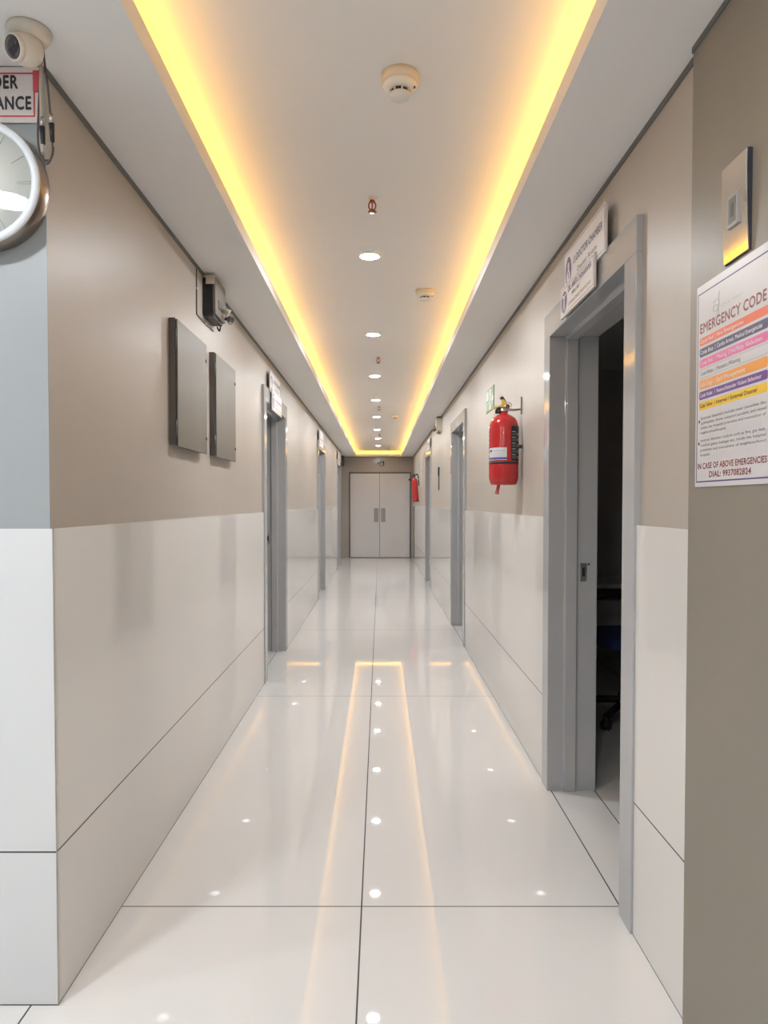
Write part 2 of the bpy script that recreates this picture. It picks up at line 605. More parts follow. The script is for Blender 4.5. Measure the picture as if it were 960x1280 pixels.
# ------------------------------------------------------------ room doors: steel frames, leaf swung into the room
def room_door(n, s, xt, y0, y1, label):
    t = thing('door_%d' % n, label, 'door', (xt, y0, 0))
    structure(t)
    w = y1 - y0
    def P(u, v, h):        # u: out of the wall into the corridor, v: along the corridor, h: up
        return (-s*u, v, h)
    F = 0.105
    far = -(THICK + TILE)
    prof = [(0.008, 0), (0.008, F), (-0.065, F), (-0.068, F + 0.013), (-0.118, F + 0.013), (-0.121, F), (far, F), (far, 0.0)]
    e = 0.0015
    bm = NB()
    prism(bm, [(u, max(v, e)) for u, v in prof], 0, DOOR_IN, P)
    obj('jamb', bm, 'enamel', t, 0.0025)
    bm = NB()
    prism(bm, [(u, w - max(v, e)) for u, v in prof], 0, DOOR_IN, P)
    far_jamb = obj('jamb', bm, 'enamel', t, 0.0025)
    bm = NB()
    prism(bm, [(u, DOOR_H - max(v*0.11/F, e)) for u, v in prof], e, w - e, lambda u, v, h: (-s*u, h, v))
    obj('head', bm, 'enamel', t, 0.0025)
    bm = NB()
    yy = w - F
    uc = -0.150
    box(bm, -s*(uc - 0.014), -s*(uc + 0.014), yy - 0.003, yy, 0.95, 1.03, 0)
    box(bm, -s*(uc - 0.006), -s*(uc + 0.006), yy - 0.0042, yy - 0.003, 0.972, 1.012, 1)
    box(bm, -s*(uc - 0.027), -s*(uc - 0.020), yy - 0.003, yy, 1.022, 1.03, 1)
    sp = obj('strike_plate', bm, ['steel', 'black'], far_jamb)
    sp['label'] = 'steel strike plate with dark latch slot'
    # the leaf stands open into the room, square to the wall on the near side
    bm = NB()
    uo = far - 0.01
    box(bm, -s*uo, -s*(uo - 0.92), F - 0.045, F - 0.005, 0.01, DOOR_IN - 0.01)
    lf = obj('door_leaf', bm, 'leafdark', t, 0.003)
    bm = NB()
    hx = uo - 0.86
    rod(bm, P(hx, F - 0.005, 1.0), P(hx, F + 0.045, 1.0), 0.009)
    rod(bm, P(hx - 0.005, F + 0.045, 1.0), P(hx + 0.12, F + 0.045, 1.0), 0.009)
    lathe(bm, [(0.026, 0), (0.026, 0.008)], P(hx, F - 0.005, 1.0), (0, 1, 0), 20)
    obj('lever_handle', bm, 'steel', lf)
    return t

room_door(1, 1, WR, *RDOORS[0], 'open grey steel door frame showing a dark room with an office chair')
room_door(2, 1, WR, *RDOORS[1], 'grey steel door frame just beyond the big red fire extinguisher')
room_door(3, 1, WR, *RDOORS[2], 'narrow looking door frame between the beige wall box and the small extinguisher')
room_door(4, -1, WL, *LDOORS[0], 'grey steel door frame beside the two metal wall panels')
room_door(5, -1, WL, *LDOORS[1], 'second grey door frame past the metal panels, under a single sign')
room_door(6, -1, WL, *LDOORS[2], 'third door frame past the metal panels, next to the double door')

# ============================================================ LIGHTS
def led_strip(x0, x1, y0, y1, label):
    t = thing('light_strip', label, 'light strip', ((x0 + x1)/2, (y0 + y1)/2, CEIL + 0.02), group='warm light strips in the ceiling tray')
    hx, hy = abs(x1 - x0)/2, abs(y1 - y0)/2
    bm = NB()
    box(bm, -hx, hx, -hy, hy, 0, 0.027)
    obj('carrier', bm, 'white', t)
    bm = NB()
    ix, iy = hx - (0.003 if hx < hy else 0), hy - (0.003 if hy < hx else 0)
    box(bm, -ix, ix, -iy, iy, 0.027, 0.045)
    obj('diffuser', bm, 'led', t)
q = 0.050
led_strip(CL - q - 0.014, CL - q, YA, YZ, 'warm light strip hidden behind the lip above the metal panels')
led_strip(CR + q, CR + q + 0.014, YA, YZ, 'warm light strip hidden behind the lip above the red extinguisher')
led_strip(CL, CR, YZ + q, YZ + q + 0.014, 'warm light strip across the far end of the ceiling tray')

def downlight(loc, r, lampmat, label, group):
    t = thing('downlight', label, 'ceiling light', loc, group=group)
    bm = NB()
    lathe(bm, [(r, 0.0), (r + 0.014, 0.0), (r + 0.014, -0.003), (r + 0.006, -0.006), (r, -0.005), (r, 0.0)], caps=False)
    obj('trim_ring', bm, 'trimring', t)
    bm = NB()
    lathe(bm, [(0, -0.003), (r, -0.003), (r, -0.0005), (0, -0.0005)], caps=False)
    obj('diffuser', bm, lampmat, t)
    return t
order = ['first round white downlight in the tray, between two small ceiling fittings', 'second round white downlight along the tray, past the tan smoke detector',
         'third round white downlight along the ceiling tray', 'fourth round white downlight along the ceiling tray',
         'fifth round white downlight along the ceiling tray', 'sixth round white downlight along the ceiling tray',
         'seventh round white downlight along the ceiling tray', 'last round white downlight, just before the lit end of the tray']
d0 = None
for k, y in enumerate([3.585, 5.24, 6.945, 8.555, 10.21, 11.98, 13.6, 15.3]):
    loc = (-0.052 if k < 6 else -0.04, y, TOP)
    if d0 is None:
        d0 = downlight(loc, 0.044, 'lamp', order[0], 'downlights down the middle of the ceiling tray')
    else:
        dup(d0, loc, order[k])
for y, lab in ((0.30, 'added unseen downlight over the corridor mouth that brightens the near walls'), (-1.35, 'added unseen downlight over the lobby that brightens the near walls')):
    dup(d0, (-0.052, y, TOP), lab)  # unseen lamps added to brighten the near walls
l0 = None
for k, (x, y) in enumerate([(-1.35, 0.93), (-3.0, 0.93), (-1.35, -1.2), (-3.0, -1.2), (-1.35, -3.2)]):
    lab = 'large lobby downlight number %s from the corridor mouth' % ('one', 'two', 'three', 'four', 'five')[k]
    if l0 is None:
        l0 = downlight((x, y, CEIL), 0.085, 'lobbylamp', lab, 'lobby downlights behind the camera')
    else:
        dup(l0, (x, y, CEIL), lab)

# ============================================================ CEILING FITTINGS
def smoke_detector(loc, tall, label):
    t = thing('smoke_detector', label, 'smoke detector', loc, group='smoke detectors on the ceiling tray')
    h = 0.024 if tall else 0.016
    bm = NB()
    lathe(bm, [(0, 0), (0.053, 0), (0.053, -h), (0.049, -h - 0.003), (0, -h - 0.003)], caps=False)
    b = obj('mounting_base', bm, 'cream', t)
    bm = NB()
    z = -h - 0.003
    lathe(bm, [(0.048, z), (0.050, z - 0.006), (0.040, z - 0.016), (0.030, z - 0.017), (0, z - 0.017)], caps=False)
    obj('housing', bm, 'white', t)
    bm = NB()
    lathe(bm, [(0.024, z - 0.017), (0.024, z - 0.027), (0, z - 0.027)], caps=False)
    obj('sensing_chamber', bm, 'dark', t)
    bm = NB()
    lathe(bm, [(0, z - 0.027), (0.029, z - 0.027), (0.031, z - 0.031), (0.027, z - 0.038), (0, z - 0.039)], caps=False)
    for k in range(8):
        a = 2*PI*k/8 + 0.2
        c, s_ = math.cos(a), math.sin(a)
        rod(bm, (0.028*c, 0.028*s_, z - 0.015), (0.0275*c, 0.0275*s_, z - 0.029), 0.0028, seg=6)
    obj('cap', bm, 'white', t)
    bm = NB()
    lathe(bm, [(0.003, z - 0.011), (0.003, z - 0.017), (0, z - 0.0175)], (0.041, -0.012, 0.0), caps=False, seg=8)
    obj('indicator_light', bm, 'darkred', t)
    return t
smoke_detector((0.056, 2.085, TOP), True, 'tall tan smoke detector on the ceiling tray, the biggest one')
s1 = smoke_detector((0.257, 4.17, TOP), False, 'flat tan smoke detector beyond the first downlight')
dup(s1, (0.208, 10.03, TOP), 'flat smoke detector halfway down the ceiling tray, off to the extinguisher side')
dup(s1, (0.19, 15.9, TOP), 'tiny smoke detector beside the last downlight')

def sprinkler(loc, label):
    t = thing('sprinkler', label, 'sprinkler', loc, group='sprinkler heads along the ceiling tray')
    bm = NB()
    lathe(bm, [(0.008, 0), (0.019, 0), (0.019, -0.003), (0.012, -0.007), (0.008, -0.007), (0.008, 0)], caps=False, seg=20)
    obj('escutcheon', bm, 'cream', t)
    bm = NB()
    lathe(bm, [(0.008, 0), (0.008, -0.006), (0.0105, -0.006), (0.0105, -0.014), (0, -0.014)], caps=False, seg=6, smooth=False)
    for s_ in (-1, 1):
        tube(bm, [(0.008*s_, 0, -0.012), (0.014*s_, 0, -0.024), (0.012*s_, 0, -0.038), (0.003*s_, 0, -0.046)], 0.0032, 6)
    rod(bm, (0, 0, -0.042), (0, 0, -0.052), 0.005)
    obj('frame_arms', bm, 'brass', t)
    bm = NB()
    lathe(bm, [(0, -0.014), (0.003, -0.016), (0.003, -0.040), (0, -0.042)], caps=False, seg=10)
    obj('glass_bulb', bm, 'bulb', t)
    bm = NB()
    lathe(bm, [(0, -0.052), (0.017, -0.051), (0.018, -0.0535), (0, -0.0545)], caps=False, seg=16)
    obj('deflector', bm, 'brass', t)
    return t
s2 = sprinkler((-0.032, 2.92, TOP), 'brass sprinkler head between the tall smoke detector and first downlight')
dup(s2, (-0.015, 6.05, TOP), 'second sprinkler head, a small one between second and third downlights')
dup(s2, (-0.013, 9.1, TOP), 'third sprinkler head, a tiny one past the fourth downlight')
dup(s2, (-0.012, 12.6, TOP), 'fourth sprinkler head, barely visible past the sixth downlight')

# security camera at the corner with its hanging leads
def security_camera():
    t = thing('security_camera', 'cream dome security camera on the ceiling corner above the clock', 'security camera', (-0.815, 1.70, CEIL))
    bm = NB()
    lathe(bm, [(0, 0), (0.048, 0), (0.050, -0.006), (0.046, -0.016), (0.037, -0.028), (0.030, -0.030), (0, -0.030)], caps=False)
    obj('mounting_base', bm, 'cream', t)
    c = Vector((-0.004, -0.006, -0.047))
    bm = NB()
    lathe(bm, [(0.038*math.sin(PI*k/16), -0.038*math.cos(PI*k/16)) for k in range(17)], c, (0, 0, 1), 32, caps=False)
    eye = obj('eyeball', bm, 'cream', t)
    d = Vector((-0.42, -0.80, -0.36)).normalized()
    bm = NB()
    lathe(bm, [(0.027, 0.024), (0.030, 0.028), (0.029, 0.036), (0.025, 0.0385), (0.0235, 0.036)], c, d, 32, caps=False)
    obj('lens_ring', bm, 'cream', eye)
    bm = NB()
    lathe(bm, [(0, 0.0405), (0.012, 0.0400), (0.0245, 0.0370), (0.0245, 0.028)], c, d, 32, caps=False)
    obj('lens_window', bm, 'lens', eye)
security_camera()

def camera_leads():
    t = thing('camera_cable', 'pair of dark cables dangling in loops under the dome camera', 'cable', (-0.79, 1.75, CEIL))
    bm = NB()
    tube(bm, [(-0.025, 0.005, -0.012), (-0.028, 0.008, -0.08), (-0.034, 0.012, -0.15), (-0.040, 0.02, -0.22), (-0.030, 0.016, -0.262), (-0.008, 0.006, -0.272), (0.004, 0.0, -0.262), (0.008, -0.004, -0.245)], 0.0026)
    obj('lead', bm, 'cable', t)
    bm = NB()
    tube(bm, [(-0.010, -0.012, -0.02), (-0.004, -0.014, -0.07), (0.002, -0.014, -0.12), (0.006, -0.012, -0.19), (0.0075, -0.010, -0.225), (0.006, -0.006, -0.26), (-0.004, -0.004, -0.283), (-0.016, 0.0, -0.28), (-0.022, 0.004, -0.262)], 0.0026)
    obj('lead', bm, 'cable', t)
    bm = NB()
    tube(bm, [(-0.018, -0.004, -0.02), (-0.022, 0.0, -0.10), (-0.022, 0.002, -0.17), (-0.021, 0.004, -0.255)], 0.0042)
    obj('lead', bm, 'cablelight', t)
    for x, y in ((-0.0215, 0.003), (0.0072, -0.011)):
        bm = NB()
        rod(bm, (x, y, -0.172), (x, y, -0.194), 0.0055)
        p = obj('connector', bm, 'steel', t)
        bm = NB()
        rod(bm, (x, y, -0.194), (x + 0.002, y, -0.236), 0.0068, 0.0048)
        obj('boot', bm, 'black', p)
    bm = NB()
    box(bm, -0.047, -0.031, 0.012, 0.018, -0.105, -0.055)
    k = obj('tape_flag', bm, 'redink', t)
    k['label'] = 'small red tape flag'
camera_leads()

# ============================================================ FRONT WALL: clock and sign
def wall_clock():
    t = thing('wall_clock', 'round wall clock with ivory dial and brushed metal case, cut by frame', 'clock', (-0.987, Y0 + TILE, 2.087), 'front')
    R = 0.154
    bm = NB()
    lathe(bm, [(0, 0), (R - 0.002, 0), (R, 0.004), (R, 0.052), (R - 0.004, 0.056), (R - 0.006, 0.05), (0, 0.05)], caps=False, seg=72)
    obj('case', bm, 'bronze', t)
    bm = NB()
    lathe(bm, [(R - 0.021, 0.0505), (R - 0.021, 0.058), (R - 0.016, 0.062), (R - 0.004, 0.061), (R - 0.0005, 0.056), (R - 0.002, 0.0505)], caps=False, seg=72)
    obj('bezel', bm, 'rim', t)
    bm = NB()
    lathe(bm, [(R - 0.019, 0.0502), (R - 0.019, 0.0515), (0, 0.0515)], caps=False, seg=72)
    d = obj('dial', bm, 'dial', t)
    for k in range(12):
        bm = NB()
        a = PI/2 - k*PI/6
        c, s_ = math.cos(a), math.sin(a)
        r0, r1 = (0.094, 0.129)
        for off in ((-0.0027, 0.0027) if k % 3 == 0 else (0,)):
            hw = 0.0007
            pts = [(r0*c - (off + q)*s_, r0*s_ + (off + q)*c) for q in (-hw, hw)] + [(r1*c - (off + q)*s_, r1*s_ + (off + q)*c) for q in (hw, -hw)]
            prism(bm, pts, 0.0515, 0.0522, flat)
        obj('hour_mark', bm, 'tick', d)
    for nm, ang, ln, wd, z in (('hour_hand', 2.62, 0.062, 0.0035, 0.0535), ('minute_hand', 3.56, 0.098, 0.0025, 0.0548)):
        bm = NB()
        c, s_ = math.cos(ang), math.sin(ang)
        pts = [(-0.016*c + wd*s_, -0.016*s_ - wd*c), (ln*c + 0.3*wd*s_, ln*s_ - 0.3*wd*c), (ln*c - 0.3*wd*s_, ln*s_ + 0.3*wd*c), (-0.016*c - wd*s_, -0.016*s_ + wd*c)]
        prism(bm, pts, z, z + 0.001, flat)
        obj(nm, bm, 'ink', t)
    bm = NB()
    lathe(bm, [(0.006, 0.0515), (0.006, 0.0572), (0, 0.0576)], caps=False, seg=20)
    obj('hub', bm, 'ink', t)
    bm = NB()
    lathe(bm, [(0, 0.0585), (R - 0.020, 0.0585)], caps=False, seg=72)
    obj('glass_cover', bm, 'glass', t)
wall_clock()

def surveillance_sign():
    t = thing('wall_sign', 'white red-bordered sign with bold black lettering above the clock', 'sign', (-0.853, Y0 + TILE, 2.256), 'front')
    w, h = 0.46, 0.138
    bm = NB()
    box(bm, -w, 0, 0, h, 0, 0.006)
    p = obj('board', bm, 'signwhite', t, 0.001)
    bm = NB()
    b0, b1 = 0.014, 0.018
    for a in ((-w + b0, -b0, b0, b1), (-w + b0, -b0, h - b1, h - b0), (-w + b0, -w + b1, b1, h - b1), (-b1, -b0, b1, h - b1)):
        box(bm, a[0], a[1], a[2], a[3], 0.006, 0.0064)
    obj('border', bm, 'redink', t)
    writing('lettering', t, 'ink', 'YOU ARE UNDER', -0.057, 0.085, 0.031, 0.275, 0.0066, 'RIGHT', bold=0.04)
    writing('lettering', t, 'ink', 'CCTV SURVEILLANCE', -0.024, 0.033, 0.031, 0.335, 0.0066, 'RIGHT', bold=0.04)
surveillance_sign()

# ============================================================ TAUPE WALL: poster and call panel
def emergency_poster():
    yl, yr, zb, zt = 1.722, 1.388, 1.338, 1.808
    w, h = yl - yr, zt - zb
    t = thing('emergency_poster', 'white emergency code poster with coloured bands on the taupe wall', 'poster', (XP, yl, zb), 'right')
    bm = NB()
    prism(bm, rounded(0, w, 0, h, 0.004), 0, 0.003, flat)
    obj('sheet', bm, 'paper', t)
    Z = 0.0032
    bm = NB()
    a, b, c, d = 0.0075, w - 0.0075, 0.012, h - 0.019
    k = 0.0016
    for q in ((a, b, c - k, c + k), (a, b, d - k, d + k), (a - k, a + k, c - k, d + k), (b - k, b + k, c - k, d + k)):
        box(bm, q[0], q[1], q[2], q[3], 0.003, Z)
    obj('border', bm, 'navy', t)
    Y = lambda f: h*(1 - f)
    writing('headline', t, 'maroon', 'EMERGENCY CODE', w/2 - 0.002, Y(0.238), h*0.046, 0.290, Z, bold=0.03)
    writing('footer', t, 'maroon', 'IN CASE OF ABOVE EMERGENCIES', w/2, Y(0.911), h*0.027, 0.305, Z, bold=0.03)
    writing('footer', t, 'maroon', 'DIAL: 9937082824', w/2, Y(0.954), h*0.027, 0.185, Z, bold=0.03)
    # faint emblem: looping stroke and a thin line of lettering
    bm = NB()
    lx, ly = 0.10, Y(0.150)
    tube(bm, [(lx + 0.015, ly + 0.034, Z), (lx + 0.010, ly + 0.022, Z), (lx + 0.012, ly + 0.006, Z), (lx + 0.002, ly - 0.008, Z), (lx - 0.014, ly - 0.004, Z),
              (lx - 0.010, ly + 0.007, Z), (lx + 0.004, ly + 0.004, Z), (lx + 0.010, ly - 0.014, Z), (lx - 0.006, ly - 0.022, Z), (lx - 0.014, ly - 0.016, Z)], 0.0009, 5)
    tube(bm, [(lx - 0.016, ly + 0.014, Z), (lx - 0.002, ly + 0.018, Z), (lx + 0.010, ly + 0.014, Z)], 0.0007, 5)
    text(bm, 'UTKAL FAMILY', lx + 0.020, ly - 0.006, 0.0075, 0.100, Z, 'LEFT')
    obj('emblem', bm, 'paleink', t)
    rows = [('o_red', 0.261, 0.300, 'Code Red', 'Fire Emergencies', 'lightink', 0.115),
            ('o_navy', 0.313, 0.356, 'Code Blue', 'Cardio Arrest, Medical Emergencies', 'lightink', 0.190),
            ('o_pink', 0.368, 0.409, 'Code Pink', 'Missing Child/Baby Abduction', 'lightink', 0.190),
            ('o_white', 0.419, 0.461, 'Code White', 'Patient Missing', 'greyink', 0.105),
            ('o_orange', 0.472, 0.516, 'Code Orange', 'Spill Management', 'lightink', 0.125),
            ('o_violet', 0.527, 0.567, 'Code Violet', 'Patient/Attender Violent Behaviour', 'lightink', 0.190),
            ('o_yellow', 0.579, 0.619, 'Code Yellow', 'Internal / External Disaster', 'ink', 0.175)]
    for m, f0, f1, a, b, im, wd in rows:
        x0, x1 = 0.018, w - 0.016
        bm = NB()
        prism(bm, rounded(x0, x1, Y(f1), Y(f0), 0.006), 0.003, Z, flat, 0)
        if m == 'o_white':
            box(bm, x0, x1, Y(f0) - 0.0003, Y(f0) + 0.0003, Z, Z + 0.0001, 1)
            box(bm, x0, x1, Y(f1) - 0.0003, Y(f1) + 0.0003, Z, Z + 0.0001, 1)
        yb = Y(f1) + h*(f1 - f0)*0.30
        hh = h*(f1 - f0)*0.44
        text(bm, a, x0 + 0.006, yb, hh, 0.062, Z + 0.0002, 'LEFT', 1, 0.012)
        box(bm, x0 + 0.078, x0 + 0.0788, Y(f1) + 0.004, Y(f0) - 0.004, Z, Z + 0.0002, 1)
        text(bm, b, x0 + 0.088, yb, hh, wd, Z + 0.0002, 'LEFT', 1, 0.012)
        obj('colour_band', bm, [m, im], t)
    paras = [(0.652, ['External disasters include mass casualties like', 'earthquakes, floods, transport accident, and closed', 'inside the hospital premises and evacuation of', 'neighbourhood/hospital.']),
             (0.762, ['Internal disasters include such as fire, gas leak,', 'medical gases leakage etc. inside the hospital', 'premises and evacuation of neighbourhood', 'hospital.'])]
    for f, ls in paras:
        for i, ln in enumerate(ls):
            writing('small_print', t, 'greyink', ln, 0.028, Y(f + 0.024*i + 0.014), h*0.0125, 0.009*len(ln)*0.6 if i == 3 else w - 0.048, Z, 'LEFT', 0, 0.006)
        bm = NB()
        lathe(bm, [(0.0035, 0.003), (0.0035, Z), (0, Z)], (0.019, Y(f + 0.022), 0), (0, 0, 1), 10, caps=False)
        obj('bullet', bm, 'ink', t)
emergency_poster()

def call_panel():
    yl, yr, zb, zt = 1.585, 1.478, 1.816, 2.022
    w, h = yl - yr, zt - zb
    t = thing('call_panel', 'mirror steel lift call panel with small indicator window above the poster', 'call panel', (XP, yl, zb), 'right')
    def out(y):            # the plate is bowed like a shallow shell
        return 0.0080 + 0.034*y - (y - 0.1)**2/4.5
    N = 60
    ys = [h*k/N for k in range(N + 1)]
    bm = NB()
    prism(bm, [(y, out(y) - 0.002) for y in ys] + [(h, 0), (0, 0)], 0, w, lambda y, z, x: (x, y, z))
    obj('back_box', bm, 'slate', t)
    bm = NB()
    ys = [0.0015 + (h - 0.003)*k/N for k in range(N + 1)]
    prism(bm, [(y, out(y)) for y in ys] + [(y, out(y) - 0.002) for y in ys[::-1]], 0.0015, w - 0.0015, lambda y, z, x: (x, y, z))
    f = obj('face_plate', bm, 'mirror', t)
    bm = NB()
    cx, cy = 0.054, 0.100
    box(bm, cx - 0.023, cx + 0.023, cy - 0.034, cy + 0.034, 0.0085, 0.0150, 0)
    b = obj('indicator_window', bm, ['tick'], t, 0.0008)
    bm = NB()
    box(bm, cx - 0.015, cx + 0.015, cy - 0.026, cy + 0.026, 0.0150, 0.0156, 0)
    box(bm, cx - 0.005, cx + 0.006, cy - 0.014, cy + 0.014, 0.0156, 0.0160, 1)
    obj('key_switch', bm, ['panelmetal', 'dark'], b)
call_panel()

# ============================================================ DOOR SIGNS
def door_sign(facing, x, y_left, z, w, h, label, icon, lines, group):
    """lines = [(text, x, y, cap height, width, material slot)]; y_left is where the viewer sees its left edge"""
    t = thing('door_sign', label, 'sign', (x, y_left, z), facing, group=group)
    bm = NB()
    box(bm, 0, w, 0, h, 0, 0.009)
    obj('plate', bm, 'signwhite', t, 0.001)
    bm = NB()
    g0, g1 = 0.008, 0.0098
    for q in ((g0, w - g0, g0, g1), (g0, w - g0, h - g1, h - g0), (g0, g1, g1, h - g1), (w - g1, w - g0, g1, h - g1)):
        box(bm, q[0], q[1], q[2], q[3], 0.009, 0.0094)
    obj('border', bm, 'purple', t)
    bm = NB()
    Z = 0.0093
    cx, cy = 0.072 if icon == 'doctor' else 0.055, h*0.47
    rx, ry = 0.042, h*0.36
    pts = [(cx + rx*math.cos(2*PI*k/32), cy + ry*math.sin(2*PI*k/32)) for k in range(32)]
    prism(bm, pts, 0.009, Z, flat, 0)
    if icon == 'doctor':
        head = [(cx + 0.011*math.cos(2*PI*k/20), cy + ry*0.38 + 0.016*math.sin(2*PI*k/20)) for k in range(20)]
        prism(bm, head, Z, Z + 0.0004, flat, 1)
        prism(bm, [(cx - 0.007, cy + ry*0.2), (cx + 0.007, cy + ry*0.2), (cx + 0.026, cy - ry*0.15), (cx + 0.026, cy - ry*0.62), (cx - 0.026, cy - ry*0.62), (cx - 0.026, cy - ry*0.15)], Z, Z + 0.0004, flat, 1)
        box(bm, cx - 0.004, cx + 0.004, cy - ry*0.45, cy + ry*0.02, Z + 0.0004, Z + 0.0006, 0)
    else:
        prism(bm, [(cx - 0.005, cy - ry*0.7), (cx + 0.005, cy - ry*0.7), (cx + 0.005, cy + ry*0.3), (cx + 0.024, cy + ry*0.62), (cx + 0.014, cy + ry*0.72), (cx, cy + ry*0.5), (cx - 0.014, cy + ry*0.72), (cx - 0.024, cy + ry*0.62), (cx - 0.005, cy + ry*0.3)], Z, Z + 0.0004, flat, 1)
    obj('pictogram', bm, ['purple', 'signwhite'], t)
    for s_, tx, ty, ch, wd, mi in lines:
        writing('lettering', t, 'greyink' if mi else 'purple', s_, tx, ty, ch, wd, 0.0095, 'LEFT', 0, 0.03)
    return t
G = 'white door signs over the room doors'
up = lambda w: [('13 DOCTOR CHAMBER', 0.145, 0.085, 0.026, w - 0.175, 0), ('Doctor Room', 0.20, 0.040, 0.018, w*0.45, 1)]
lo = lambda w: [('DR. ANITA MAHARANA', 0.115, 0.078, 0.023, w - 0.145, 0), ('MBBS, MD', 0.17, 0.054, 0.012, 0.10, 1), ('CONSULTANT PHYSICIAN', 0.115, 0.024, 0.011, w - 0.15, 1)]
door_sign('right', WR - 0.0085, 2.94, 2.135, 0.535, 0.163, 'upper wider white sign with person pictogram over the open dark doorway', 'doctor', up(0.535), G)
door_sign('right', WR - 0.0182, 2.95, 2.045, 0.455, 0.118, 'lower narrower white sign with round pictogram overlapping the open doorway', 'stem', lo(0.455), G)
door_sign('left', WL + 0.0085, 5.365, 2.13, 0.535, 0.155, 'upper white sign over the doorway beside the metal panels', 'doctor', up(0.535), G)
door_sign('left', WL + 0.0182, 5.415, 2.0, 0.50, 0.158, 'lower white sign overlapping the doorway beside the metal panels', 'stem', lo(0.50), G)
door_sign('left', WL + 0.0085, 9.70, 2.075, 0.62, 0.22, 'single white sign over the second doorway past the metal panels', 'doctor', up(0.62), G)
door_sign('left', WL + 0.0085, 14.0, 2.06, 0.62, 0.26, 'small white sign over the doorway nearest the double door', 'doctor', up(0.62), G)
door_sign('right', WR - 0.0085, 11.45, 2.11, 0.55, 0.18, 'dark edged sign over the doorway before the small extinguisher', 'doctor', up(0.55), G)

# exit sign and far notices
def exit_sign():
    t = thing('exit_sign', 'small green exit sign behind the big red extinguisher', 'sign', (PR, 5.25, 1.945), 'right')
    w, h = 0.345, 0.16
    bm = NB()
    box(bm, 0, w, 0, h, 0, 0.004)
    obj('plate', bm, 'green', t, 0.001)
    bm = NB()
    Z0, Z1 = 0.004, 0.0046
    box(bm, 0.010, 0.110, 0.085, 0.150, Z0, Z1)
    box(bm, 0.150, 0.235, 0.012, 0.148, Z0, Z1)
    prism(bm, [(0.26, 0.075), (0.295, 0.118), (0.295, 0.09), (0.335, 0.09), (0.335, 0.06), (0.295, 0.06), (0.295, 0.032)], Z0, Z1, flat)
    text(bm, 'EXIT', 0.012, 0.022, 0.048, 0.115, Z1, 'LEFT', 0, 0.02)
    obj('symbols', bm, 'glow', t)
    bm = NB()
    head = [(0.198 + 0.010*math.cos(2*PI*k/14), 0.128 + 0.010*math.sin(2*PI*k/14)) for k in range(14)]
    prism(bm, head, Z1, Z1 + 0.0004, flat)
    prism(bm, [(0.185, 0.112), (0.205, 0.112), (0.208, 0.075), (0.225, 0.045), (0.218, 0.035), (0.196, 0.066), (0.178, 0.028), (0.166, 0.030), (0.183, 0.078)], Z1, Z1 + 0.0004, flat)
    obj('running_figure', bm, 'green', t)
exit_sign()

def notice(y_left, z, w, h, facing, x, label, rows):
    t = thing('notice', label, 'notice', (x, y_left, z), facing, group='paper notices near the double door')
    bm = NB()
    box(bm, 0, w, 0, h, 0, 0.003)
    obj('sheet', bm, 'paper', t)
    bm = NB()
    for k in range(rows):
        y = h*(0.86 - 0.7*k/max(1, rows - 1))
        box(bm, w*0.1, w*(0.9 - 0.15*(k % 2)), y - 0.006, y + 0.006, 0.003, 0.0034)
    obj('print', bm, 'greyink', t)
notice(13.75, 1.62, 0.34, 0.26, 'right', PR, 'pale paper notice on the wall by the small extinguisher, lower of two', 5)
notice(13.55, 1.93, 0.22, 0.20, 'right', PR, 'small paper notice above the other one by the small extinguisher', 4)

def notice_holder():
    t = thing('notice_holder', 'thin pale notice holder with dark edge on the wall between doorways', 'notice holder', (PR, 9.85, 1.47), 'right')
    w, h = 0.42, 0.30
    bm = NB()
    box(bm, 0, w, 0, h, 0, 0.008)
    obj('back_plate', bm, 'paint', t, 0.001)
    bm = NB()
    box(bm, w, w + 0.03, h*0.62, h, 0, 0.02)
    box(bm, w, w + 0.012, 0, h*0.62, 0, 0.012)
    k = obj('edge_rail', bm, 'dark', t)
    k['label'] = 'dark edge rail'
notice_holder()

def end_emblem():
    t = thing('wall_emblem', 'small dark emblem centred on the wall over the double door', 'emblem', (-0.062, YE, 2.17), 'front')
    bm = NB()
    tube(bm, [(0.058, 0.075, 0.006), (0.05, 0.045, 0.006), (0.062, 0.015, 0.006), (0.088, 0.006, 0.006), (0.115, 0.015, 0.006), (0.128, 0.045, 0.006), (0.12, 0.072, 0.006)], 0.010, 8)
    obj('ring', bm, 'brass', t)
    bm = NB()
    prism(bm, [(0.0, 0.055), (0.01, 0.10), (0.045, 0.085), (0.045, 0.07), (0.018, 0.07), (0.014, 0.04)], 0, 0.012, flat)
    prism(bm, [(0.062, 0.085), (0.068, 0.128), (0.09, 0.125), (0.092, 0.088), (0.08, 0.078)], 0, 0.012, flat)
    prism(bm, [(0.105, 0.085), (0.128, 0.13), (0.155, 0.128), (0.158, 0.02), (0.142, 0.012), (0.136, 0.08)], 0, 0.012, flat)
    obj('strokes', bm, 'black', t)
end_emblem()

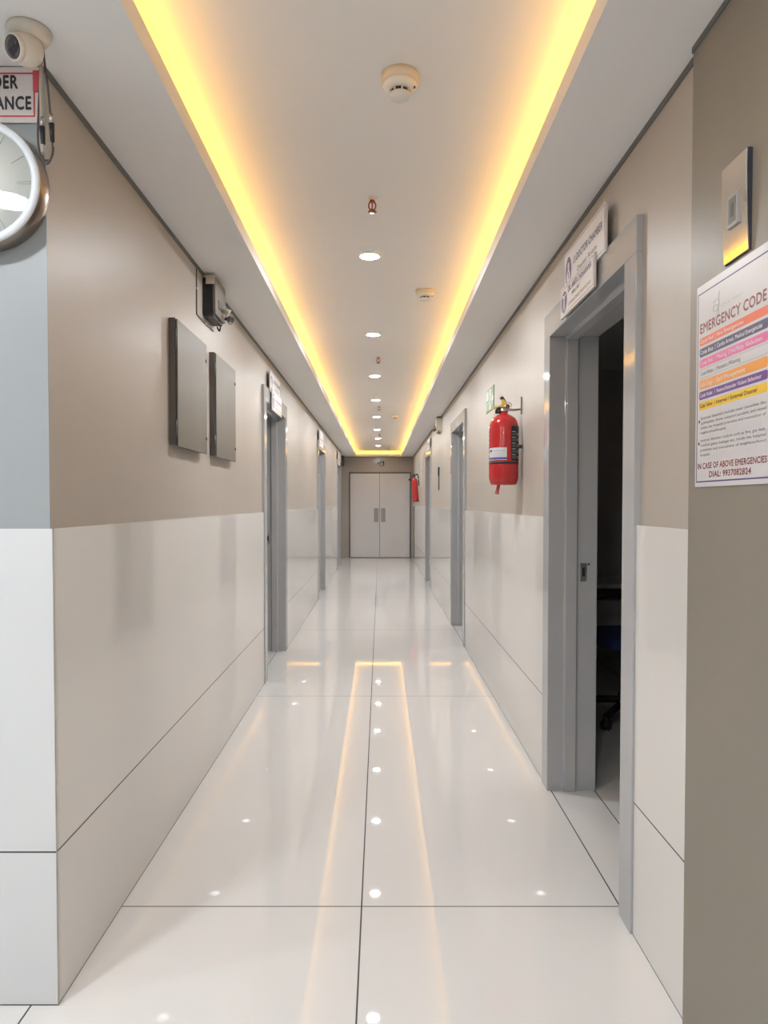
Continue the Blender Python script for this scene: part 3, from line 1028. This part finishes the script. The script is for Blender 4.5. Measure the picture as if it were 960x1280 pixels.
# ============================================================ METAL PANELS ON THE GREIGE WALL
def electrical_panel(y0, y1, z0, z1, label):
    t = thing('electrical_panel', label, 'electrical panel', (PL, y0, z0), 'left', group='flush metal panels on the greige wall')
    w, h = y1 - y0, z1 - z0
    bm = NB()
    box(bm, 0, w - 0.006, 0.006, h, 0, 0.026)
    obj('box', bm, 'panelside', t, 0.002)
    bm = NB()
    box(bm, 0.004, w, 0, h - 0.004, 0.0275, 0.034)
    d = obj('door', bm, 'panelmetal', t, 0.0025)
    for f in (0.14, 0.84):
        bm = NB()
        rod(bm, (0.001, h*f - 0.035, 0.027), (0.001, h*f + 0.035, 0.027), 0.0045, seg=10)
        box(bm, -0.0015, 0.0, h*f - 0.03, h*f + 0.03, 0.006, 0.026)
        obj('hinge', bm, 'panelside', t)
    for f in (0.14, 0.84):
        bm = NB()
        lathe(bm, [(0.008, 0.034), (0.008, 0.037), (0.005, 0.038), (0, 0.038)], (w - 0.018, h*f, 0), (0, 0, 1), 16, caps=False)
        obj('lock', bm, 'dark', d)
electrical_panel(2.895, 3.385, 1.528, 2.042, 'larger grey metal wall panel, the one closer to the clock')
electrical_panel(3.575, 4.055, 1.530, 2.046, 'second grey metal wall panel, the one closer to the doorway')

def emergency_light(facing, loc, bodymat, covermat, label):
    """wall box with a front cover, a top bracket and two small lamp heads"""
    t = thing('emergency_light', label, 'emergency light', loc, facing, group='wall boxes with small lamp heads')
    w, h, d = 0.22, 0.185, 0.048
    bm = NB()
    prism(bm, rounded(0, w, 0, h, 0.018), 0, d, flat)
    obj('body', bm, bodymat, t)
    bm = NB()
    prism(bm, rounded(-0.002, w + 0.002, 0.012, h + 0.003, 0.02), d, d + 0.013, flat)
    f = obj('front_cover', bm, covermat, t, 0.003)
    bm = NB()
    box(bm, 0.06, 0.16, 0.05, 0.09, d + 0.013, d + 0.0155)
    obj('status_label', bm, 'panelside', f)
    bm = NB()
    box(bm, -0.004, w*0.8, h + 0.001, h + 0.007, 0.004, d + 0.012)
    box(bm, -0.006, -0.001, h - 0.035, h + 0.007, 0.016, d + 0.010)
    obj('bracket', bm, 'cream', t, 0.001)
    for k, x in enumerate((w*0.62, w*0.92)):
        bm = NB()
        c = Vector((x, 0.055 - 0.02*k, d + 0.034))
        rod(bm, (x, 0.055 - 0.02*k, d + 0.01), c, 0.006)
        lathe(bm, [(0, -0.016), (0.010, -0.016), (0.020, 0.012), (0.022, 0.018), (0.019, 0.018), (0.017, 0.012), (0, 0.010)], c, (0.25 - 0.5*k, -0.55, 0.8), 18, caps=False)
        obj('lamp_head', bm, 'panelside' if k else 'cream', t)
    bm = NB()
    tube(bm, [(w*0.95, 0.04, 0.03), (w*1.02, 0.015, 0.035), (w*1.0, -0.02, 0.03), (w*0.97, 0.0, 0.02)], 0.004, 6)
    obj('lead', bm, 'black', t)
    return t
emergency_light('left', (PL, 3.455, 2.192), 'dark', 'cover', 'dark wall box with lamp heads above the two metal panels')
emergency_light('right', (PR, 9.34, 2.193), 'cream', 'cream', 'beige wall box high on the wall past the exit sign')

def wall_cable():
    t = thing('wall_cable', 'thin grey cable bent along the wall under the dark box', 'cable', (PL, 3.33, 2.165), 'left')
    bm = NB()
    tube(bm, [(0, 0.212, 0.003), (0, 0.10, 0.003), (0.0, 0.012, 0.003), (0.010, 0.002, 0.003), (0.12, 0.0, 0.003), (0.33, 0.003, 0.003)], 0.003, 6)
    obj('cable_run', bm, 'gap', t)
    bm = NB()
    for x, y in ((0, 0.12), (0.17, 0.001)):
        box(bm, x - 0.006, x + 0.006, y - 0.004, y + 0.004, 0, 0.0065)
    obj('clip', bm, 'cream', t)
wall_cable()

def corner_speaker():
    t = thing('corner_speaker', 'small dark speaker box in the ceiling corner beside the double door', 'speaker', (PL - 0.09, 16.35, 2.14), 'left')
    bm = NB()
    prism(bm, [(0, 0.02), (0.03, 0), (0.22, 0), (0.25, 0.02), (0.25, 0.23), (0, 0.23)], 0.012, 0.105, flat)
    obj('cabinet', bm, 'cable', t, 0.006)
    bm = NB()
    box(bm, 0.02, 0.23, 0.03, 0.215, 0.105, 0.110)
    obj('grille', bm, 'black', t, 0.002)
    bm = NB()
    box(bm, 0.09, 0.16, 0.08, 0.16, 0, 0.012)
    obj('bracket', bm, 'panelside', t)
corner_speaker()

# ============================================================ FIRE EXTINGUISHERS
def big_extinguisher():
    X, Y, Z = 0.676, 3.95, 1.40
    t = thing('fire_extinguisher', 'large red fire extinguisher with white label hung by the open doorway', 'fire extinguisher', (X, Y, Z), group='red fire extinguishers')
    r = 0.080
    prof = [(0, 0.016), (0.045, 0.014), (0.062, 0.0), (0.068, 0.0), (0.074, 0.012), (0.080, 0.034), (r, 0.05), (r, 0.305), (0.0785, 0.325), (0.073, 0.345), (0.062, 0.363), (0.045, 0.376), (0.028, 0.384), (0.022, 0.387), (0.022, 0.405), (0, 0.405)]
    bm = NB()
    lathe(bm, prof, seg=48, caps=False)
    body = obj('cylinder_body', bm, 'red', t)
    d, e = (-0.168, -0.986), (0.986, -0.168)
    bm = NB()
    lathe(bm, [(r + 0.0002, 0.112), (r + 0.0012, 0.113), (r + 0.0012, 0.123), (r + 0.0002, 0.124)], seg=48, caps=False)
    obj('strap_band', bm, 'dark', t)
    rad = math.radians
    bm = NB()
    patch(bm, r + 0.0008, rad(-72), rad(12), 0.132, 0.199, d, e, 0)
    patch(bm, r + 0.0010, rad(-72), rad(12), 0.135, 0.147, d, e, 1)
    patch(bm, r + 0.0010, rad(-66), rad(-50), 0.176, 0.188, d, e, 1)
    patch(bm, r + 0.0010, rad(-44), rad(6), 0.178, 0.185, d, e, 2)
    for k in range(3):
        patch(bm, r + 0.0010, rad(-62), rad(4), 0.155 + 0.007*k, 0.157 + 0.007*k, d, e, 2)
    obj('white_label', bm, ['paper', 'blueink', 'paleink'], t, normals=True)['label'] = 'white label with a blue footer'
    bm = NB()
    patch(bm, r + 0.0008, rad(30), rad(100), 0.130, 0.315, d, e, 0)
    for k in range(5):
        z = 0.140 + 0.031*k
        patch(bm, r + 0.0010, rad(33), rad(52), z + 0.019, z + 0.023, d, e, 1)
        patch(bm, r + 0.0010, rad(34), rad(50), z, z + 0.014, d, e, 2)
        patch(bm, r + 0.0010, rad(56), rad(90), z + 0.003, z + 0.006, d, e, 1)
        patch(bm, r + 0.0010, rad(56), rad(84), z + 0.011, z + 0.014, d, e, 1)
    obj('instruction_label', bm, ['dark', 'paleink', 'panelside'], t)
    bm = NB()
    for k in range(7):
        patch(bm, r + 0.0010, rad(-96), rad(-74), 0.150 + 0.022*k, 0.160 + 0.022*k, d, e, 0, 5)
    obj('side_lettering', bm, 'dark', t)
    # valve, levers, gauge, hose
    bm = NB()
    lathe(bm, [(0.024, 0.400), (0.024, 0.412), (0.017, 0.416), (0.017, 0.436), (0.012, 0.440), (0, 0.440)], caps=False, seg=20)
    rod(bm, (0, 0, 0.424), (0.012, -0.034, 0.424), 0.009)
    v = obj('valve', bm, 'steel', t)
    bm = NB()
    lathe(bm, [(0, 0), (0.011, 0), (0.011, 0.008), (0, 0.008)], (0.012, -0.034, 0.424), (0.33, -0.94, 0), 18, caps=False)
    obj('gauge', bm, 'brass', v)
    bm = NB()
    tube(bm, [(0.006, 0, 0.436), (0.000, -0.004, 0.452), (-0.008, -0.008, 0.466), (-0.018, -0.012, 0.476)], 0.0105, 10)
    obj('squeeze_lever', bm, 'darkred', t)
    bm = NB()
    prism(bm, [(-0.030, 0.425), (0.006, 0.420), (0.008, 0.445), (-0.004, 0.466), (-0.018, 0.462), (-0.014, 0.444)], -0.020, -0.004, lambda a, b, h: (a, h, b))
    tube(bm, [(-0.010, -0.012, 0.428), (-0.040, -0.014, 0.424), (-0.062, -0.014, 0.412), (-0.080, -0.014, 0.402)], 0.004, 8)
    obj('safety_tag', bm, 'yellow', t)
    bm = NB()
    pts = [(0.022 + 0.018*math.cos(a), -0.010, 0.434 + 0.014*math.sin(a)) for a in [2*PI*k/14 for k in range(15)]]
    tube(bm, pts, 0.0018, 6, n=0)
    obj('pull_pin', bm, 'steel', t)
    bm = NB()
    tube(bm, [(-0.014, 0.006, 0.424), (-0.036, 0.010, 0.412), (-0.038, 0.012, 0.39)], 0.008, 8)
    rod(bm, (-0.022, -0.006, 0.412), (-0.030, -0.010, 0.388), 0.006)
    hs = obj('hose', bm, 'black', t)
    bm = NB()
    tube(bm, [(-0.026, -0.02, 0.012), (-0.030, -0.02, -0.004), (-0.036, -0.02, -0.028), (-0.040, -0.02, -0.040)], 0.0098, 12)
    lathe(bm, [(0.0085, 0), (0.0125, 0.010), (0.0125, 0.014), (0, 0.016)], (-0.038, -0.02, -0.036), (-0.2, 0, -1), 14, caps=False)
    obj('nozzle_tip', bm, 'redtip', t)
    bm = NB()
    wx = PR - X
    tube(bm, [(0.016, 0.0, 0.408), (0.05, 0.004, 0.406), (wx - 0.004, 0.006, 0.412)], 0.0028, 8)
    tube(bm, [(0.016, 0.004, 0.418), (0.05, 0.012, 0.414), (wx - 0.004, 0.012, 0.416)], 0.0028, 8)
    box(bm, wx - 0.005, wx, -0.010, 0.006, 0.385, 0.480)
    box(bm, 0.076, wx, -0.012, 0.012, 0.20, 0.218)
    obj('wall_bracket', bm, 'panelside', t)
big_extinguisher()

def small_extinguisher():
    t = thing('fire_extinguisher', 'slim tilted red extinguisher with black horn hanging near the double door', 'fire extinguisher', (0.688, 13.8, 1.325), rot=(0, -0.075, 0), group='red fire extinguishers')
    r = 0.058
    bm = NB()
    lathe(bm, [(0, 0.006), (0.048, 0.0), (0.055, 0.006), (r, 0.03), (r, 0.385), (0.052, 0.42), (0.036, 0.445), (0.018, 0.455), (0.018, 0.468), (0, 0.468)], seg=32, caps=False)
    obj('cylinder_body', bm, 'red', t)
    bm = NB()
    lathe(bm, [(r + 0.0008, 0.0), (r + 0.001, 0.002), (r + 0.001, 0.02), (r + 0.0002, 0.021)], seg=32, caps=False)
    obj('foot_ring', bm, 'darkred', t)
    bm = NB()
    lathe(bm, [(0.020, 0.466), (0.020, 0.500), (0, 0.502)], seg=16, caps=False)
    box(bm, -0.05, 0.02, -0.008, 0.008, 0.500, 0.512)
    rod(bm, (0.0, 0, 0.50), (-0.01, 0, 0.545), 0.012)
    obj('valve', bm, 'dark', t)
    bm = NB()
    tube(bm, [(0.01, 0, 0.49), (0.04, 0, 0.525), (0.068, 0, 0.51), (0.078, 0, 0.46), (0.077, 0, 0.38), (0.076, 0, 0.30)], 0.010, 8)
    obj('hose', bm, 'black', t)
    bm = NB()
    tube(bm, [(-0.014, 0, 0.485), (-0.05, 0, 0.472), (-0.075, 0, 0.448)], 0.011, 8)
    lathe(bm, [(0.011, 0), (0.021, 0.05), (0.017, 0.05), (0.008, 0.0)], (-0.068, 0, 0.455), (-0.75, 0, -0.6), 14, caps=False)
    obj('horn', bm, 'black', t)
    bm = NB()
    box(bm, r - 0.004, 0.108, -0.02, 0.02, 0.418, 0.432)
    obj('wall_bracket', bm, 'steel', t)
small_extinguisher()

# ============================================================ INSIDE THE OPEN ROOM
def office_chair():
    t = thing('office_chair', 'office chair with navy seat and black loop arms in the dark room', 'chair', (1.50, 4.30, 0), rot=(0, 0, -1.4))
    bm = NB()
    prism(bm, rounded(-0.24, 0.24, -0.23, 0.23, 0.07), 0.46, 0.53, flat)
    obj('seat', bm, 'blue', t, 0.02)
    bm = NB()
    prism(bm, rounded(-0.22, 0.22, 0.60, 1.02, 0.09), 0.23, 0.28, lambda a, b, h: (a, h + (b - 0.6)*0.15, b))
    obj('backrest', bm, 'black', t, 0.015)
    bm = NB()
    tube(bm, [(0, 0.10, 0.45), (0, 0.24, 0.455), (0, 0.30, 0.52), (0, 0.30, 0.70)], 0.02, 8)
    obj('back_support', bm, 'black', t)
    for s_ in (-1, 1):
        bm = NB()
        x = s_*0.27
        tube(bm, [(s_*0.2, 0.10, 0.455), (x, 0.14, 0.50), (x, 0.19, 0.60), (x, 0.15, 0.69), (x, 0.02, 0.715), (x, -0.12, 0.69), (x, -0.16, 0.60), (x, -0.10, 0.50), (s_*0.2, -0.06, 0.455)], 0.02, 10)
        obj('arm', bm, 'black', t)
    bm = NB()
    rod(bm, (0, 0, 0.10), (0, 0, 0.30), 0.032)
    rod(bm, (0, 0, 0.28), (0, 0, 0.46), 0.022)
    box(bm, -0.1, 0.1, -0.1, 0.1, 0.435, 0.46)
    obj('gas_column', bm, 'black', t)
    bm = NB()
    for k in range(5):
        a = 2*PI*k/5 + 0.3
        c, s_ = math.cos(a), math.sin(a)
        tube(bm, [(0, 0, 0.12), (0.15*c, 0.15*s_, 0.105), (0.29*c, 0.29*s_, 0.075)], 0.022, 8)
    b = obj('star_base', bm, 'black', t)
    for k in range(5):
        a = 2*PI*k/5 + 0.3
        c, s_ = 0.29*math.cos(a), 0.29*math.sin(a)
        bm = NB()
        dx, dy = -math.sin(a), math.cos(a)
        rod(bm, (c - dx*0.022, s_ - dy*0.022, 0.03), (c + dx*0.022, s_ + dy*0.022, 0.03), 0.03, seg=16)
        rod(bm, (c, s_, 0.03), (c, s_, 0.08), 0.009)
        obj('caster', bm, 'dark', b)
office_chair()

def desk():
    t = thing('desk', 'grey office desk with pale front panel at the back of the dark room', 'desk', (1.95, 5.25, 0))
    bm = NB()
    box(bm, -0.8, 0.8, -0.33, 0.33, 0.715, 0.745)
    obj('desktop', bm, 'desk', t, 0.004)
    bm = NB()
    box(bm, -0.72, 0.72, -0.20, -0.18, 0.30, 0.62)
    obj('front_panel', bm, 'deskpanel', t, 0.002)
    for x in (-0.76, 0.73):
        bm = NB()
        box(bm, x, x + 0.03, -0.30, 0.30, 0.0, 0.715)
        obj('side_panel', bm, 'desk', t, 0.002)
    bm = NB()
    box(bm, -0.73, 0.73, -0.31, -0.29, 0.655, 0.715)
    obj('apron', bm, 'black', t)
desk()
